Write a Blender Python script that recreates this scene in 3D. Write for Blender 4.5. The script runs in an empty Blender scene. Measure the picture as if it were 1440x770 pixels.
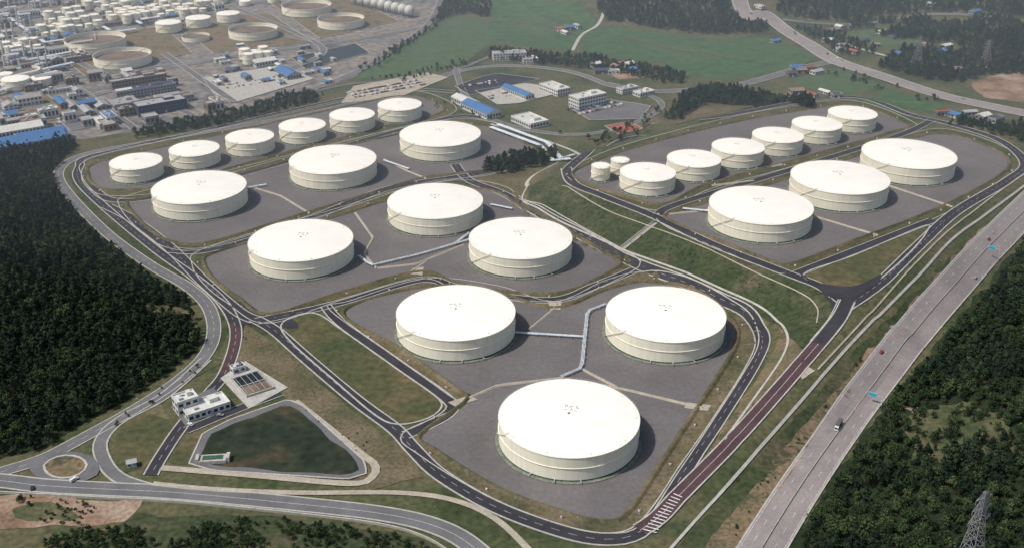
import bpy, bmesh, math, random
import numpy as np
from mathutils import Vector, noise
from mathutils.geometry import tessellate_polygon
random.seed(7); rng=np.random.default_rng(7)
scene=bpy.context.scene
# ------------------------------------------------------------------ survey geometry
CH=381.0; TH=math.radians(25.98); F=1500.0
CT,ST=math.cos(TH),math.sin(TH)
def ray(u,v):
    x=(u-720)/F; y=(v-385)/F
    return x, CT-y*ST, -(ST+y*CT)
def P0(u,v,z=0.0):
    dx,dy,dz=ray(u,v); t=(z-CH)/dz
    return (dx*t,dy*t)
# ------------------------------------------------------------------ terrain heights
PZ=22.0
PLAT=[(790,232),(800,262),(850,283),(925,312),(1000,350),(1110,393),(1165,418),(1195,440),(1215,425),(1260,390),(1310,345),(1360,298),(1440,250),(1500,215),(1440,192),(1340,168),(1250,146),(1200,135),(1100,145),(1000,165),(880,198),(820,216)]
PLW=[P0(u,v,PZ) for u,v in PLAT]
RAMP=[(1190,430,22),(1130,510,15.5),(1040,612,8),(960,692,2.0),(915,738,0)]
RW=[P0(u,v,z)+(z,) for u,v,z in RAMP]
SITE=[P0(u,v) for u,v in [(85,240),(130,208),(560,115),(700,160),(800,185),(1200,118),(1460,165),(1500,240),(1320,420),(1060,720),(960,830),(-150,830),(-150,690),(60,625),(180,565),(292,480),(270,420),(90,280)]]
def axis(segs):
    out=[segs[0][0]]
    for a,b,s in segs:
        n=max(1,int(round((b-a)/s)))
        out+= [a+(b-a)*(i+1)/n for i in range(n)]
    return np.array(out)
XS=axis([(-16000,-4000,800),(-4000,-1600,120),(-1600,-700,18),(-700,800,5),(800,1800,18),(1800,4000,120),(4000,16000,800)])
YS=axis([(-3000,0,300),(0,380,20),(380,1320,5),(1320,2200,12),(2200,4000,90),(4000,24000,1000)])
GX,GY=np.meshgrid(XS,YS,indexing='ij')
def sdist(px,py,poly):
    d=np.full(px.shape,1e9); ins=np.zeros(px.shape,bool); n=len(poly)
    for i in range(n):
        ax,ay=poly[i]; bx,by=poly[(i+1)%n]; ex,ey=bx-ax,by-ay
        t=np.clip(((px-ax)*ex+(py-ay)*ey)/(ex*ex+ey*ey),0,1)
        d=np.minimum(d,np.hypot(px-ax-t*ex,py-ay-t*ey))
        c=((ay>py)!=(by>py))&(px<(bx-ax)*(py-ay)/((by-ay) if by!=ay else 1e-9)+ax)
        ins^=c
    return np.where(ins,-d,d)
def heights(px,py):
    d=sdist(px,py,PLW)
    z=PZ*np.clip(1-d/43.0,0,1)
    for i in range(len(RW)-1):
        ax,ay,az=RW[i]; bx,by,bz=RW[i+1]; ex,ey=bx-ax,by-ay
        t=np.clip(((px-ax)*ex+(py-ay)*ey)/(ex*ex+ey*ey),0,1)
        dd=np.hypot(px-ax-t*ex,py-ay-t*ey)
        z=np.maximum(z,(az+(bz-az)*t)-np.maximum(0,dd-9)/2.2)
    hills=[(950,10,42,190,110),(870,2,30,120,100),(1030,12,26,110,90),(1250,-20,70,420,160),(1420,30,45,200,120),(1400,75,22,170,70),(660,0,22,80,60),(40,420,16,130,170),(1040,150,8,100,28),(1450,560,10,120,120),(1290,700,-6,70,90)]
    hz=np.zeros(px.shape)
    for u,v,h,sx,sy in hills:
        cx,cy=P0(u,v); hz+=h*np.exp(-((px-cx)/sx)**2-((py-cy)/sy)**2)
    m=np.clip(sdist(px,py,SITE)/70,0,1); z=z+hz*m*m*(3-2*m)
    far=np.clip((py-2050)/1500,0,1)+np.clip((np.abs(px)-1900)/1500,0,1)
    z=z+far*(90+80*np.sin(px/900+py/1300)+60*np.sin(px/370+1.3)*np.cos(py/520))
    return np.maximum(z,-8)
GZ=heights(GX,GY)
def H(x,y):
    i=int(np.searchsorted(XS,x))-1; j=int(np.searchsorted(YS,y))-1
    i=min(max(i,0),len(XS)-2); j=min(max(j,0),len(YS)-2)
    a=(x-XS[i])/(XS[i+1]-XS[i]); b=(y-YS[j])/(YS[j+1]-YS[j])
    return float((GZ[i,j]*(1-a)+GZ[i+1,j]*a)*(1-b)+(GZ[i,j+1]*(1-a)+GZ[i+1,j+1]*a)*b)
def g(u,v):
    v=max(v,-60)
    dx,dy,dz=ray(u,v); t=(90-CH)/dz; st=8.0
    for k in range(400):
        if CH+dz*t<H(dx*t,dy*t): break
        t+=st
    lo,hi=t-st,t
    for k in range(12):
        m=(lo+hi)/2
        if CH+dz*m<H(dx*m,dy*m): hi=m
        else: lo=m
    return (dx*hi,dy*hi)
# ------------------------------------------------------------------ materials
def M(name,cols,scale=.02,rough=.9,fine=0.6,famt=.25,detail=6,lo=.35,hi=.65,rand=False,bump=0,metal=0,stretch=None,spec=.2):
    m=bpy.data.materials.new(name); m.use_nodes=True; nt=m.node_tree; N=nt.nodes; L=nt.links
    b=N['Principled BSDF']; b.inputs['Roughness'].default_value=rough; b.inputs['Metallic'].default_value=metal
    b.inputs['Specular IOR Level'].default_value=spec
    tc=N.new('ShaderNodeTexCoord'); src=tc.outputs['Object']
    if stretch:
        mp=N.new('ShaderNodeMapping'); mp.inputs['Scale'].default_value=stretch[:3]; mp.inputs['Rotation'].default_value=(0,0,stretch[3] if len(stretch)>3 else 0)
        L.new(src,mp.inputs[0]); src=mp.outputs[0]
    n=N.new('ShaderNodeTexNoise'); n.inputs['Scale'].default_value=scale; n.inputs['Detail'].default_value=detail; n.inputs['Roughness'].default_value=.62
    L.new(src,n.inputs['Vector'])
    r=N.new('ShaderNodeValToRGB'); e=r.color_ramp.elements
    k=len(cols)
    e[0].position=lo; e[0].color=(*cols[0],1); e[1].position=hi; e[1].color=(*cols[-1],1)
    for i in range(1,k-1):
        x=e.new(lo+(hi-lo)*i/(k-1)); x.color=(*cols[i],1)
    if rand:
        oi=N.new('ShaderNodeObjectInfo'); ad=N.new('ShaderNodeMath'); ad.operation='MULTIPLY_ADD'
        ad.inputs[1].default_value=.35; L.new(oi.outputs['Random'],ad.inputs[0])
        sb=N.new('ShaderNodeMath'); sb.operation='SUBTRACT'; sb.inputs[1].default_value=.17; L.new(n.outputs['Fac'],sb.inputs[0]); L.new(sb.outputs[0],ad.inputs[2])
        L.new(ad.outputs[0],r.inputs[0])
    else: L.new(n.outputs['Fac'],r.inputs[0])
    n2=N.new('ShaderNodeTexNoise'); n2.inputs['Scale'].default_value=fine; n2.inputs['Detail'].default_value=4
    L.new(tc.outputs['Object'],n2.inputs['Vector'])
    mr=N.new('ShaderNodeMapRange'); mr.inputs[1].default_value=.3; mr.inputs[2].default_value=.7; mr.inputs[3].default_value=1-famt; mr.inputs[4].default_value=1+famt
    L.new(n2.outputs['Fac'],mr.inputs[0])
    mx=N.new('ShaderNodeVectorMath'); mx.operation='SCALE'; L.new(r.outputs[0],mx.inputs[0]); L.new(mr.outputs[0],mx.inputs['Scale'])
    L.new(mx.outputs[0],b.inputs['Base Color'])
    if bump:
        bp=N.new('ShaderNodeBump'); bp.inputs['Strength'].default_value=bump; bp.inputs['Distance'].default_value=.5
        L.new(n2.outputs['Fac'],bp.inputs['Height']); L.new(bp.outputs[0],b.inputs['Normal'])
    return m
m_ground=M('ground_mat',[(.038,.05,.022),(.062,.075,.034),(.10,.092,.05),(.055,.068,.032)],.012,fine=.25,famt=.35,bump=.3)
m_grass=M('grass_mat',[(.05,.064,.028),(.075,.082,.04),(.125,.11,.065)],.03,fine=.3,famt=.35,bump=.4)
m_slope=M('slope_grass',[(.034,.048,.022),(.048,.06,.028),(.09,.078,.05)],.035,fine=.3,famt=.4,bump=.4)
m_dry=M('dry_grass',[(.062,.068,.036),(.112,.095,.056),(.155,.125,.08)],.03,fine=.4,famt=.3,bump=.3)
m_lawn=M('lawn_mat',[(.048,.064,.028),(.078,.077,.037),(.12,.095,.052)],.022,fine=.2,famt=.3)
m_field=M('field_mat',[(.042,.088,.036),(.056,.106,.042),(.048,.08,.038)],.015,fine=.08,famt=.25,stretch=(1,5,1,.6))
m_field2=M('field_light',[(.072,.112,.05),(.058,.092,.045)],.02,fine=.1,famt=.2,stretch=(1,6,1,-.5))
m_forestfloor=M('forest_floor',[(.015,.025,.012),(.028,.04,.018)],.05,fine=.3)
m_earth=M('bare_earth',[(.13,.085,.055),(.24,.16,.11),(.31,.24,.18)],.03,fine=.4,famt=.3,bump=.4)
m_dirt=M('dirt_strip',[(.08,.08,.045),(.18,.13,.08),(.08,.09,.045)],.05,fine=.4,famt=.35)
m_gravel=M('bund_floor',[(.112,.104,.104),(.136,.126,.126),(.162,.150,.147)],.016,fine=.35,famt=.10,lo=.3,hi=.7,detail=10)
m_asph=M('new_asphalt',[(.030,.030,.037),(.046,.045,.053)],.05,fine=1.,famt=.15,rough=.85)
m_asph2=M('old_asphalt',[(.115,.115,.12),(.155,.153,.155)],.05,fine=1.,famt=.1)
m_red=M('red_asphalt',[(.062,.038,.043),(.088,.052,.057)],.08,fine=1.,famt=.2)
m_hwy=M('highway_concrete',[(.21,.185,.18),(.28,.25,.24)],.03,fine=.6,famt=.12)
m_conc=M('concrete',[(.33,.32,.29),(.43,.42,.38)],.2,fine=1.,famt=.15)
m_tan=M('tan_concrete',[(.31,.275,.22),(.40,.36,.29)],.1,fine=.8,famt=.15)
m_white=M('white_paint_line',[(.5,.5,.48),(.65,.65,.63)],.4)
m_refin=M('industrial_ground',[(.07,.072,.075),(.16,.155,.15),(.22,.19,.165),(.09,.10,.10)],.014,fine=.1,famt=.45,lo=.3,hi=.7)
m_water=M('pond_water',[(.018,.026,.017),(.028,.036,.022),(.07,.056,.032)],.03,rough=.6,fine=.15,famt=.35,spec=.12)
m_wdark=M('basin_water',[(.015,.02,.022),(.02,.028,.03)],.05,rough=.3)
m_trunk=M('bark',[(.08,.06,.045),(.12,.09,.07)],1)
m_leafA=M('pine_foliage',[(.010,.022,.014),(.020,.037,.020),(.034,.057,.026)],.25,rand=True,fine=1.5,famt=.35)
m_leafB=M('broadleaf_foliage',[(.018,.036,.015),(.034,.058,.023),(.06,.088,.034)],.25,rand=True,fine=1.5,famt=.35)
m_steel=M('galvanised_steel',[(.35,.36,.38),(.5,.5,.52)],.5,rough=.5)
m_cream=M('cream_steelwork',[(.56,.54,.46),(.64,.62,.53)],.5,rough=.5)
m_pipe=M('pipe_paint',[(.5,.56,.62),(.62,.67,.72)],.1,rough=.5)
m_darkm=M('dark_marking',[(.26,.26,.26),(.33,.33,.32)],.5)
m_tpaint=M('truck_paint',[(.08,.08,.09),(.11,.11,.12)],.5)
m_rust=M('floating_roof',[(.12,.09,.07),(.2,.15,.12)],.05)
m_glass=M('window_glass',[(.03,.045,.06),(.05,.07,.09)],.3,rough=.15)
m_green=M('base_green',[(.035,.09,.06),(.06,.12,.08)],.3)
m_padc=M('pad_concrete',[(.13,.15,.12),(.19,.20,.165)],.3)
def flat(n,c,r=.5): return M(n,[tuple(x*.85 for x in c),c],.08,rough=r,fine=.5,famt=.12)
m_wallw=flat('white_wall',(.66,.66,.62)); m_walld=flat('grey_wall',(.32,.31,.30)); m_blue=flat('blue_roof',(.07,.17,.36)); m_roofg=flat('grey_roof',(.36,.36,.36)); m_roofw=flat('light_roof',(.6,.6,.56)); m_redroof=flat('red_roof',(.32,.10,.07)); m_navy=flat('navy_roof',(.06,.08,.13)); m_brown=flat('brown_wall',(.25,.19,.15)); m_tyre=flat('tyre',(.02,.02,.02),.9)
def tank_paint(name,base,roof=False):
    m=bpy.data.materials.new(name); m.use_nodes=True; nt=m.node_tree; N=nt.nodes; L=nt.links; b=N['Principled BSDF']; b.inputs['Roughness'].default_value=.65
    b.inputs['Specular IOR Level'].default_value=.2
    uv=N.new('ShaderNodeUVMap'); uv.uv_map='UVMap'
    br=N.new('ShaderNodeTexBrick'); br.inputs['Scale'].default_value=1.0; br.inputs['Brick Width'].default_value=12.0 if not roof else 9.; br.inputs['Row Height'].default_value=2.4 if not roof else 3.; br.inputs['Mortar Size'].default_value=.03
    br.inputs['Color1'].default_value=(*base,1); br.inputs['Color2'].default_value=(*[c*.975 for c in base],1); br.inputs['Mortar'].default_value=(*[c*.94 for c in base],1)
    L.new(uv.outputs[0],br.inputs['Vector'])
    tc=N.new('ShaderNodeTexCoord'); mp=N.new('ShaderNodeMapping'); mp.inputs['Scale'].default_value=(1,1,.12 if not roof else 1); L.new(tc.outputs['Object'],mp.inputs[0])
    oi=N.new('ShaderNodeObjectInfo'); L.new(oi.outputs['Location'],mp.inputs['Location'])
    n=N.new('ShaderNodeTexNoise'); n.inputs['Scale'].default_value=.35 if not roof else .05; n.inputs['Detail'].default_value=6; L.new(mp.outputs[0],n.inputs['Vector'])
    mr=N.new('ShaderNodeMapRange'); mr.inputs[1].default_value=.3; mr.inputs[2].default_value=.75; mr.inputs[3].default_value=1.02; mr.inputs[4].default_value=.88 if not roof else .93
    L.new(n.outputs['Fac'],mr.inputs[0])
    mx=N.new('ShaderNodeVectorMath'); mx.operation='SCALE'; L.new(br.outputs[0],mx.inputs[0]); L.new(mr.outputs[0],mx.inputs['Scale']); L.new(mx.outputs[0],b.inputs['Base Color'])
    return m
m_shell=tank_paint('tank_shell_paint',(.80,.765,.63)); m_roof=tank_paint('tank_roof_paint',(.835,.815,.745),True)
# ------------------------------------------------------------------ mesh builder
class MB:
    def __init__(s): s.v=[];s.f=[];s.m=[];s.uv={}
    def add(s,vs,fs,mi=0,uvs=None):
        o=len(s.v); s.v+=vs
        for k,f in enumerate(fs):
            if uvs: s.uv[len(s.f)]=uvs[k]
            s.f.append(tuple(i+o for i in f)); s.m.append(mi)
    def box(s,cx,cy,z0,z1,w,d,rot=0,mi=0,top=None):
        c,n=math.cos(rot),math.sin(rot)
        q=[(cx+a*w/2*c-b*d/2*n,cy+a*w/2*n+b*d/2*c) for a,b in((-1,-1),(1,-1),(1,1),(-1,1))]
        vs=[(x,y,z0) for x,y in q]+[(x,y,z1) for x,y in q]
        s.add(vs,[(0,1,5,4),(1,2,6,5),(2,3,7,6),(3,0,4,7),(3,2,1,0)],mi)
        s.add(vs[4:],[(0,1,2,3)],mi if top is None else top)
    def beam(s,a,b,r=.1,mi=0,n=4):
        a=Vector(a);b=Vector(b);d=(b-a)
        if d.length<1e-6:return
        d.normalize(); u=d.cross(Vector((0,0,1)) if abs(d.z)<.95 else Vector((1,0,0))).normalized(); w=d.cross(u)
        vs=[]
        for p in(a,b):
            for k in range(n):
                t=2*math.pi*(k+.5)/n; vs.append(tuple(p+u*r*math.cos(t)+w*r*math.sin(t)))
        s.add(vs,[(k,(k+1)%n,n+(k+1)%n,n+k) for k in range(n)]+[tuple(range(n))[::-1],tuple(range(n,2*n))],mi)
    def mesh(s,name,mats,smooth=False,sm_idx=()):
        me=bpy.data.meshes.new(name); me.from_pydata(s.v,[],s.f)
        for m in mats: me.materials.append(m)
        me.polygons.foreach_set('material_index',s.m)
        if s.uv:
            l=me.uv_layers.new(name='UVMap')
            for k,us in s.uv.items():
                p=me.polygons[k]
                for li,uvc in zip(p.loop_indices,us): l.data[li].uv=uvc
        if smooth: me.polygons.foreach_set('use_smooth',[True]*len(s.f))
        elif sm_idx: me.polygons.foreach_set('use_smooth',[m in sm_idx for m in s.m])
        me.update(); return me
    def obj(s,name,mats,smooth=False,loc=(0,0,0),rz=0): return inst(name,s.mesh(name,mats,smooth),loc,rz)
def inst(name,me,loc=(0,0,0),rz=0,sc=1):
    o=bpy.data.objects.new(name,me); o.location=loc; o.rotation_euler=(0,0,rz); o.scale=(sc,)*3
    scene.collection.objects.link(o); return o
OFF=[.10]
def nxt():
    OFF[0]+=.006; return OFF[0]
def catmull(p,closed):
    n=len(p); out=[]
    for i in range(n if closed else n-1):
        if closed: a,b,c,d=[np.array(p[(i+k)%n]) for k in(-1,0,1,2)]
        else: a,b,c,d=[np.array(p[min(max(i+k,0),n-1)]) for k in(-1,0,1,2)]
        m=max(2,int(np.hypot(*(c-b))/2.5))
        for k in range(m):
            t=k/m
            out.append(.5*((2*b)+(-a+c)*t+(2*a-5*b+4*c-d)*t*t+(-a+3*b-3*c+d)*t**3))
    if not closed: out.append(np.array(p[-1]))
    return np.array(out)
def resample(q,step,closed):
    if closed: q=np.vstack([q,q[:1]])
    s=np.concatenate([[0],np.cumsum(np.hypot(*np.diff(q,axis=0).T))]); n=max(2,int(s[-1]/step))
    t=np.linspace(0,s[-1],n+1); r=np.stack([np.interp(t,s,q[:,0]),np.interp(t,s,q[:,1])],1)
    return r[:-1] if closed else r
def path(uv,closed=False,step=5.,world=False,smooth=True):
    p=[tuple(q) if world else g(*q) for q in uv]
    q=catmull(p,closed) if smooth else np.array(p)
    return resample(q,step,closed)
def normals(q,closed):
    if closed: d=np.roll(q,-1,0)-np.roll(q,1,0)
    else: d=np.gradient(q,axis=0)
    d/=np.maximum(np.hypot(d[:,0],d[:,1]),1e-6)[:,None]
    return np.stack([-d[:,1],d[:,0]],1)
def strip(mb,q,nr,prof,closed,off,mi):
    k=len(prof); vs=[]
    for (x,y),(a,b) in zip(q,nr):
        for o,dz in prof:
            X,Y=x+a*o,y+b*o; vs.append((X,Y,H(X,Y)+off+dz))
    n=len(q); fs=[]
    for i in range(n if closed else n-1):
        j=(i+1)%n
        for c in range(k-1): fs.append((i*k+c+1,i*k+c,j*k+c,j*k+c+1))
    mb.add(vs,fs,mi)
def dashes(mb,q,nr,o,w,on,gap,off,mi):
    s=0; i=0; step=np.hypot(*(q[1]-q[0])); a=max(1,round(on/step)); b=max(1,round(gap/step))
    while i+a<len(q):
        strip(mb,q[i:i+a+1],nr[i:i+a+1],[(o-w/2,0),(o+w/2,0)],False,off,mi); i+=a+b
def road(name,uv,w,mat,closed=False,kerb=.6,line=None,edge=False,world=False,smooth=True,extra=0,kmat=None,step=5.):
    q=path(uv,closed,step,world,smooth); nr=normals(q,closed); mb=MB(); off=nxt()+extra; h=w/2
    strip(mb,q,nr,[(-h,0),(-h/3,0),(h/3,0),(h,0)],closed,off,0)
    if kerb:
        for s in(-1,1):
            a,b=s*h,s*(h+kerb); lo,hi=min(a,b),max(a,b)
            strip(mb,q,nr,[(lo,-.3),(lo,.13),(hi,.13),(hi,-.3)],closed,off,1)
    if line=='dash': dashes(mb,q,nr,0,.16,5,5,off+.015,2)
    if line=='solid': strip(mb,q,nr,[(-.11,0),(.11,0)],closed,off+.015,2)
    if edge:
        for s in(-1,1): strip(mb,q,nr,[(s*(h-.7)-.1,0),(s*(h-.7)+.1,0)],closed,off+.015,2)
    o=mb.obj(name,[mat,kmat or m_conc,m_white]); return q,off
def poly_world(uv,smooth=False,jit=0,world=False):
    p=[tuple(q) if world else g(*q) for q in uv]
    if smooth: q=resample(catmull(p,True),6,True)
    elif jit: q=resample(np.array(p),7,True)
    else: q=np.array(p)
    if jit:
        q=np.array([(x+jit*noise.noise((x*.04,y*.04,1))+jit*.5*noise.noise((x*.15,y*.15,5)),y+jit*noise.noise((x*.04,y*.04,9))+jit*.5*noise.noise((x*.15,y*.15,3))) for x,y in q])
    return q
def area(name,uv,mat,smooth=False,jit=0,drape=False,cell=8,world=False,kerb=0,kmat=None,extra=0):
    q=poly_world(uv,smooth,jit,world)
    tr=tessellate_polygon([[Vector((x,y,0)) for x,y in q]]); off=nxt()+extra
    if not drape:
        x0,y0=q.min(0); x1,y1=q.max(0)
        hs=[H(x,y) for x in np.linspace(x0,x1,9) for y in np.linspace(y0,y1,9)]
        hb=[H(x,y) for x,y in q]
        if (max(hb)-min(hb)>.15) or (max(hs)-min(hs)>.15 and max(hs)>2): drape=True; cell=max(8,max(x1-x0,y1-y0)/45)
    bm=bmesh.new(); vs=[bm.verts.new((x,y,0)) for x,y in q]
    for t in tr:
        try: bm.faces.new([vs[i] for i in t])
        except Exception: pass
    if drape:
        for ax in(0,1):
            lo,hi=q[:,ax].min(),q[:,ax].max(); k=math.floor(lo/cell)+1
            while k*cell<hi:
                co=[0,0,0];no=[0,0,0];co[ax]=k*cell;no[ax]=1
                bmesh.ops.bisect_plane(bm,geom=bm.verts[:]+bm.edges[:]+bm.faces[:],plane_co=co,plane_no=no); k+=1
    for v in bm.verts: v.co.z=H(v.co.x,v.co.y)+off
    bm.normal_update()
    for f in bm.faces:
        if f.normal.z<0: f.normal_flip()
    me=bpy.data.meshes.new(name); bm.to_mesh(me); bm.free(); me.materials.append(mat); o=inst(name,me)
    if kerb:
        mb=MB(); qq=resample(q,5,True); nr=normals(qq,True)
        strip(mb,qq,nr,[(-kerb/2,-.2),(-kerb/2,.25),(kerb/2,.25),(kerb/2,-.2)],True,off,0); k=mb.obj('kerb',[kmat or m_conc]); k.parent=o
    return q
# ------------------------------------------------------------------ ground sheet
def ground():
    nx,ny=len(XS),len(YS); v=np.stack([GX.ravel(),GY.ravel(),GZ.ravel()],1)
    idx=np.arange(nx*ny).reshape(nx,ny); f=np.stack([idx[:-1,:-1],idx[1:,:-1],idx[1:,1:],idx[:-1,1:]],-1).reshape(-1,4)
    me=bpy.data.meshes.new('ground'); me.vertices.add(len(v)); me.vertices.foreach_set('co',v.ravel()); me.loops.add(f.size); me.loops.foreach_set('vertex_index',f.ravel().astype(np.int32))
    me.polygons.add(len(f)); me.polygons.foreach_set('loop_start',np.arange(0,f.size,4,dtype=np.int32)); me.update(calc_edges=True); me.validate()
    me.polygons.foreach_set('use_smooth',[True]*len(f)); me.materials.append(m_ground); inst('ground',me)
ground()
# ------------------------------------------------------------------ natural areas
LF=[(-300,205),(60,200),(112,204),(88,222),(70,245),(86,282),(140,340),(205,390),(262,420),(285,465),(268,500),(215,540),(145,580),(60,628),(-20,650),(-400,650)]
RF=[(1452,330),(1500,290),(1800,290),(1800,830),(1085,830),(1120,745),(1185,652),(1250,565),(1330,470),(1400,385)]
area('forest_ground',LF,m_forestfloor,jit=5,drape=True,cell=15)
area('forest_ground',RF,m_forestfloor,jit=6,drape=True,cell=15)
area('industrial_ground',[(-600,-60),(640,-60),(622,10),(600,38),(500,108),(430,132),(300,162),(190,186),(80,200),(-300,215),(-800,200)],m_refin,jit=3)
area('field',[(498,110),(560,70),(600,38),(650,22),(688,30),(690,60),(655,88),(560,112)],m_field2,jit=3)
area('field',[(690,-10),(815,5),(845,35),(812,60),(800,72),(745,68),(690,62)],m_field,jit=3)
area('field',[(815,72),(822,50),(850,36),(1000,55),(1080,52),(1150,80),(1130,92),(1060,108),(1010,112),(950,105),(930,88),(880,85)],m_field,jit=3)
area('field',[(700,30),(760,22),(800,40),(760,52)],m_field2,jit=2)
area('field',[(900,62),(980,66),(1030,80),(960,88)],m_field2,jit=2)
area('field',[(1110,112),(1180,97),(1225,112),(1240,122),(1190,136),(1140,128)],m_field2,jit=2)
area('field',[(1195,138),(1245,124),(1330,150),(1310,160),(1260,160)],m_field,jit=2)
area('field',[(1190,45),(1280,35),(1300,60),(1220,70)],m_field2,jit=2)
area('grass_verge',[(880,180),(960,172),(1060,150),(1120,130),(990,132),(920,150)],m_dry,jit=3,drape=True)
area('grass_verge',[(700,60),(800,75),(900,90),(960,112),(900,125),(760,98),(690,80)],m_grass,jit=3)
area('bare_earth',[(1365,118),(1400,105),(1460,100),(1500,130),(1440,145),(1385,138)],m_earth,jit=4,drape=True)
area('bare_earth',[(1000,30),(1040,22),(1050,34),(1010,40)],m_earth,jit=3,drape=True)
area('bare_earth',[(860,85),(900,92),(905,110),(870,112),(850,98)],m_earth,jit=3)
# embankment + site verges
area('grass_embankment',[(745,262),(790,240),(812,262),(925,306),(1110,388),(1170,416),(1180,440),(1160,480),(1130,500),(1090,455),(1000,402),(870,348),(745,290)],m_slope,jit=2,drape=True,cell=5,extra=.15)
area('grass_verge',[(1090,448),(1130,490),(1160,480),(1080,580),(1000,670),(950,715),(985,650),(1060,540),(1100,490)],m_dry,jit=2,drape=True,cell=5,extra=.1)
area('dirt_strip',[(1100,455),(1118,478),(1095,520),(1040,600),(965,700),(950,706),(1010,610),(1072,520),(1090,485)],m_dirt,jit=3,drape=True,cell=5,extra=.12)
area('grass_verge',[(1440,262),(1300,395),(1180,520),(1060,650),(950,770),(1010,790),(1080,690),(1180,560),(1300,420),(1440,285)],m_slope,jit=2,drape=True,cell=6,extra=.1)
area('dirt_strip',[(1420,300),(1340,372),(1262,470),(1180,575),(1100,690),(1040,780),(985,780),(1075,660),(1150,575),(1230,490),(1320,385)],m_dirt,jit=3,drape=True,cell=6,extra=.1)
area('bare_earth',[(1405,312),(1345,372),(1268,465),(1215,530),(1208,520),(1255,460),(1330,375),(1385,318)],m_earth,jit=5,drape=True,cell=6,extra=.12)
area('bare_earth',[(1190,590),(1130,665),(1075,745),(1062,740),(1110,665),(1178,580)],m_earth,jit=6,drape=True,cell=6,extra=.12)
area('bare_earth',[(1270,570),(1310,575),(1330,590),(1290,588)],m_earth,jit=4,drape=True)
area('clearing',[(1265,600),(1290,575),(1340,565),(1400,580),(1440,600),(1420,640),(1330,640),(1270,640)],m_grass,jit=12,drape=True)
area('clearing',[(200,430),(235,425),(275,440),(284,460),(230,445)],m_dry,jit=7,drape=True)
area('bare_earth',[(-60,700),(80,694),(205,706),(180,735),(90,742),(-60,748)],m_earth,jit=5)
area('grass_verge',[(20,716),(70,708),(120,722),(90,738),(30,738)],m_grass,jit=8)
area('grass_verge',[(190,722),(400,728),(540,742),(620,770),(560,800),(100,800),(90,758),(150,745)],m_slope,jit=5)
area('grass_verge',[(345,455),(380,478),(480,565),(560,628),(600,668),(520,690),(420,570),(330,515)],m_dry,jit=2)
area('grass_verge',[(220,560),(330,500),(330,455),(300,510),(160,595),(150,640),(170,668),(215,650),(250,600)],m_grass,jit=2)
area('grass_verge',[(96,240),(118,265),(215,355),(300,430),(318,450),(300,450),(262,398),(200,362),(110,282)],m_slope,jit=1.5)
area('grass_verge',[(640,248),(700,235),(790,226),(800,240),(745,262),(740,290),(690,268)],m_dry,jit=2)
area('grass_verge',[(690,180),(760,178),(900,200),(860,212),(800,228),(740,205)],m_grass,jit=2)
area('grass_verge',[(160,600),(200,580),(245,590),(240,620),(200,660),(165,640)],m_lawn,jit=2)
area('grass_verge',[(236,650),(250,622),(285,602),(300,600),(270,640),(262,655)],m_lawn,jit=2)
# block verges + floors
A_V=[(168,290),(185,274),(330,238),(530,188),(640,168),(705,176),(768,204),(772,216),(700,244),(640,252),(590,260),(440,308),(300,348),(240,350),(200,328)]
A_F=[(180,290),(195,280),(330,246),(530,196),(640,177),(697,184),(745,206),(748,215),(690,238),(640,245),(590,252),(430,300),(300,340),(250,342),(215,326)]
B_V=[(270,372),(282,352),(400,315),(480,292),(545,272),(640,254),(708,262),(745,284),(810,315),(894,362),(892,380),(835,408),(780,424),(700,419),(640,407),(590,392),(480,422),(376,455),(318,425),(285,398)]
B_F=[(287,370),(299,357),(400,327),(480,303),(545,283),(640,265),(698,271),(732,291),(796,323),(868,366),(866,377),(824,399),(778,413),(700,409),(640,397),(590,382),(480,411),(378,442),(336,419),(302,394)]
C_V=[(462,434),(490,424),(600,392),(700,402),(780,424),(850,395),(905,382),(965,390),(1025,420),(1060,450),(1066,485),(1042,530),(1000,595),(955,662),(905,735),(860,750),(790,738),(690,700),(590,640),(565,610),(645,572),(630,555),(550,498)]
C_F=[(483,438),(600,403),(700,412),(780,433),(850,408),(905,396),(960,402),(1012,431),(1036,460),(1034,488),(1008,532),(975,582),(930,652),(882,722),(845,733),(785,718),(695,684),(608,630),(590,612),(657,562),(642,547),(562,490)]
S_V=[(115,248),(132,222),(300,184),(480,144),(560,128),(610,134),(640,158),(545,184),(380,228),(240,268),(160,276),(128,268)]
S_F=[(125,248),(142,228),(300,192),(480,152),(560,136),(600,141),(622,158),(540,179),(380,221),(240,260),(160,268),(136,262)]
RS_V=[(796,246),(815,230),(880,204),(1000,172),(1100,152),(1200,142),(1290,176),(1262,190),(1110,236),(1000,266),(935,296),(880,285),(825,266)]
RS_F=[(805,246),(822,234),(880,212),(1000,180),(1100,160),(1200,150),(1275,177),(1255,186),(1105,229),(995,259),(935,287),(890,280),(832,262)]
RB_V=[(922,302),(950,290),(1110,243),(1265,193),(1330,182),(1405,204),(1436,230),(1405,262),(1320,305),(1200,350),(1112,384),(1070,375),(990,342),(935,318)]
RB_F=[(934,303),(957,296),(1110,251),(1265,201),(1325,189),(1392,208),(1420,230),(1392,256),(1305,299),(1200,339),(1110,372),(1078,365),(1003,336),(946,313)]
for V,Fl in((A_V,A_F),(B_V,B_F),(C_V,C_F),(S_V,S_F),(RS_V,RS_F),(RB_V,RB_F)):
    area('grass_verge',V,m_dry if V is C_V else m_lawn,smooth=True,kerb=.8)
FLQ=[]
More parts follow.
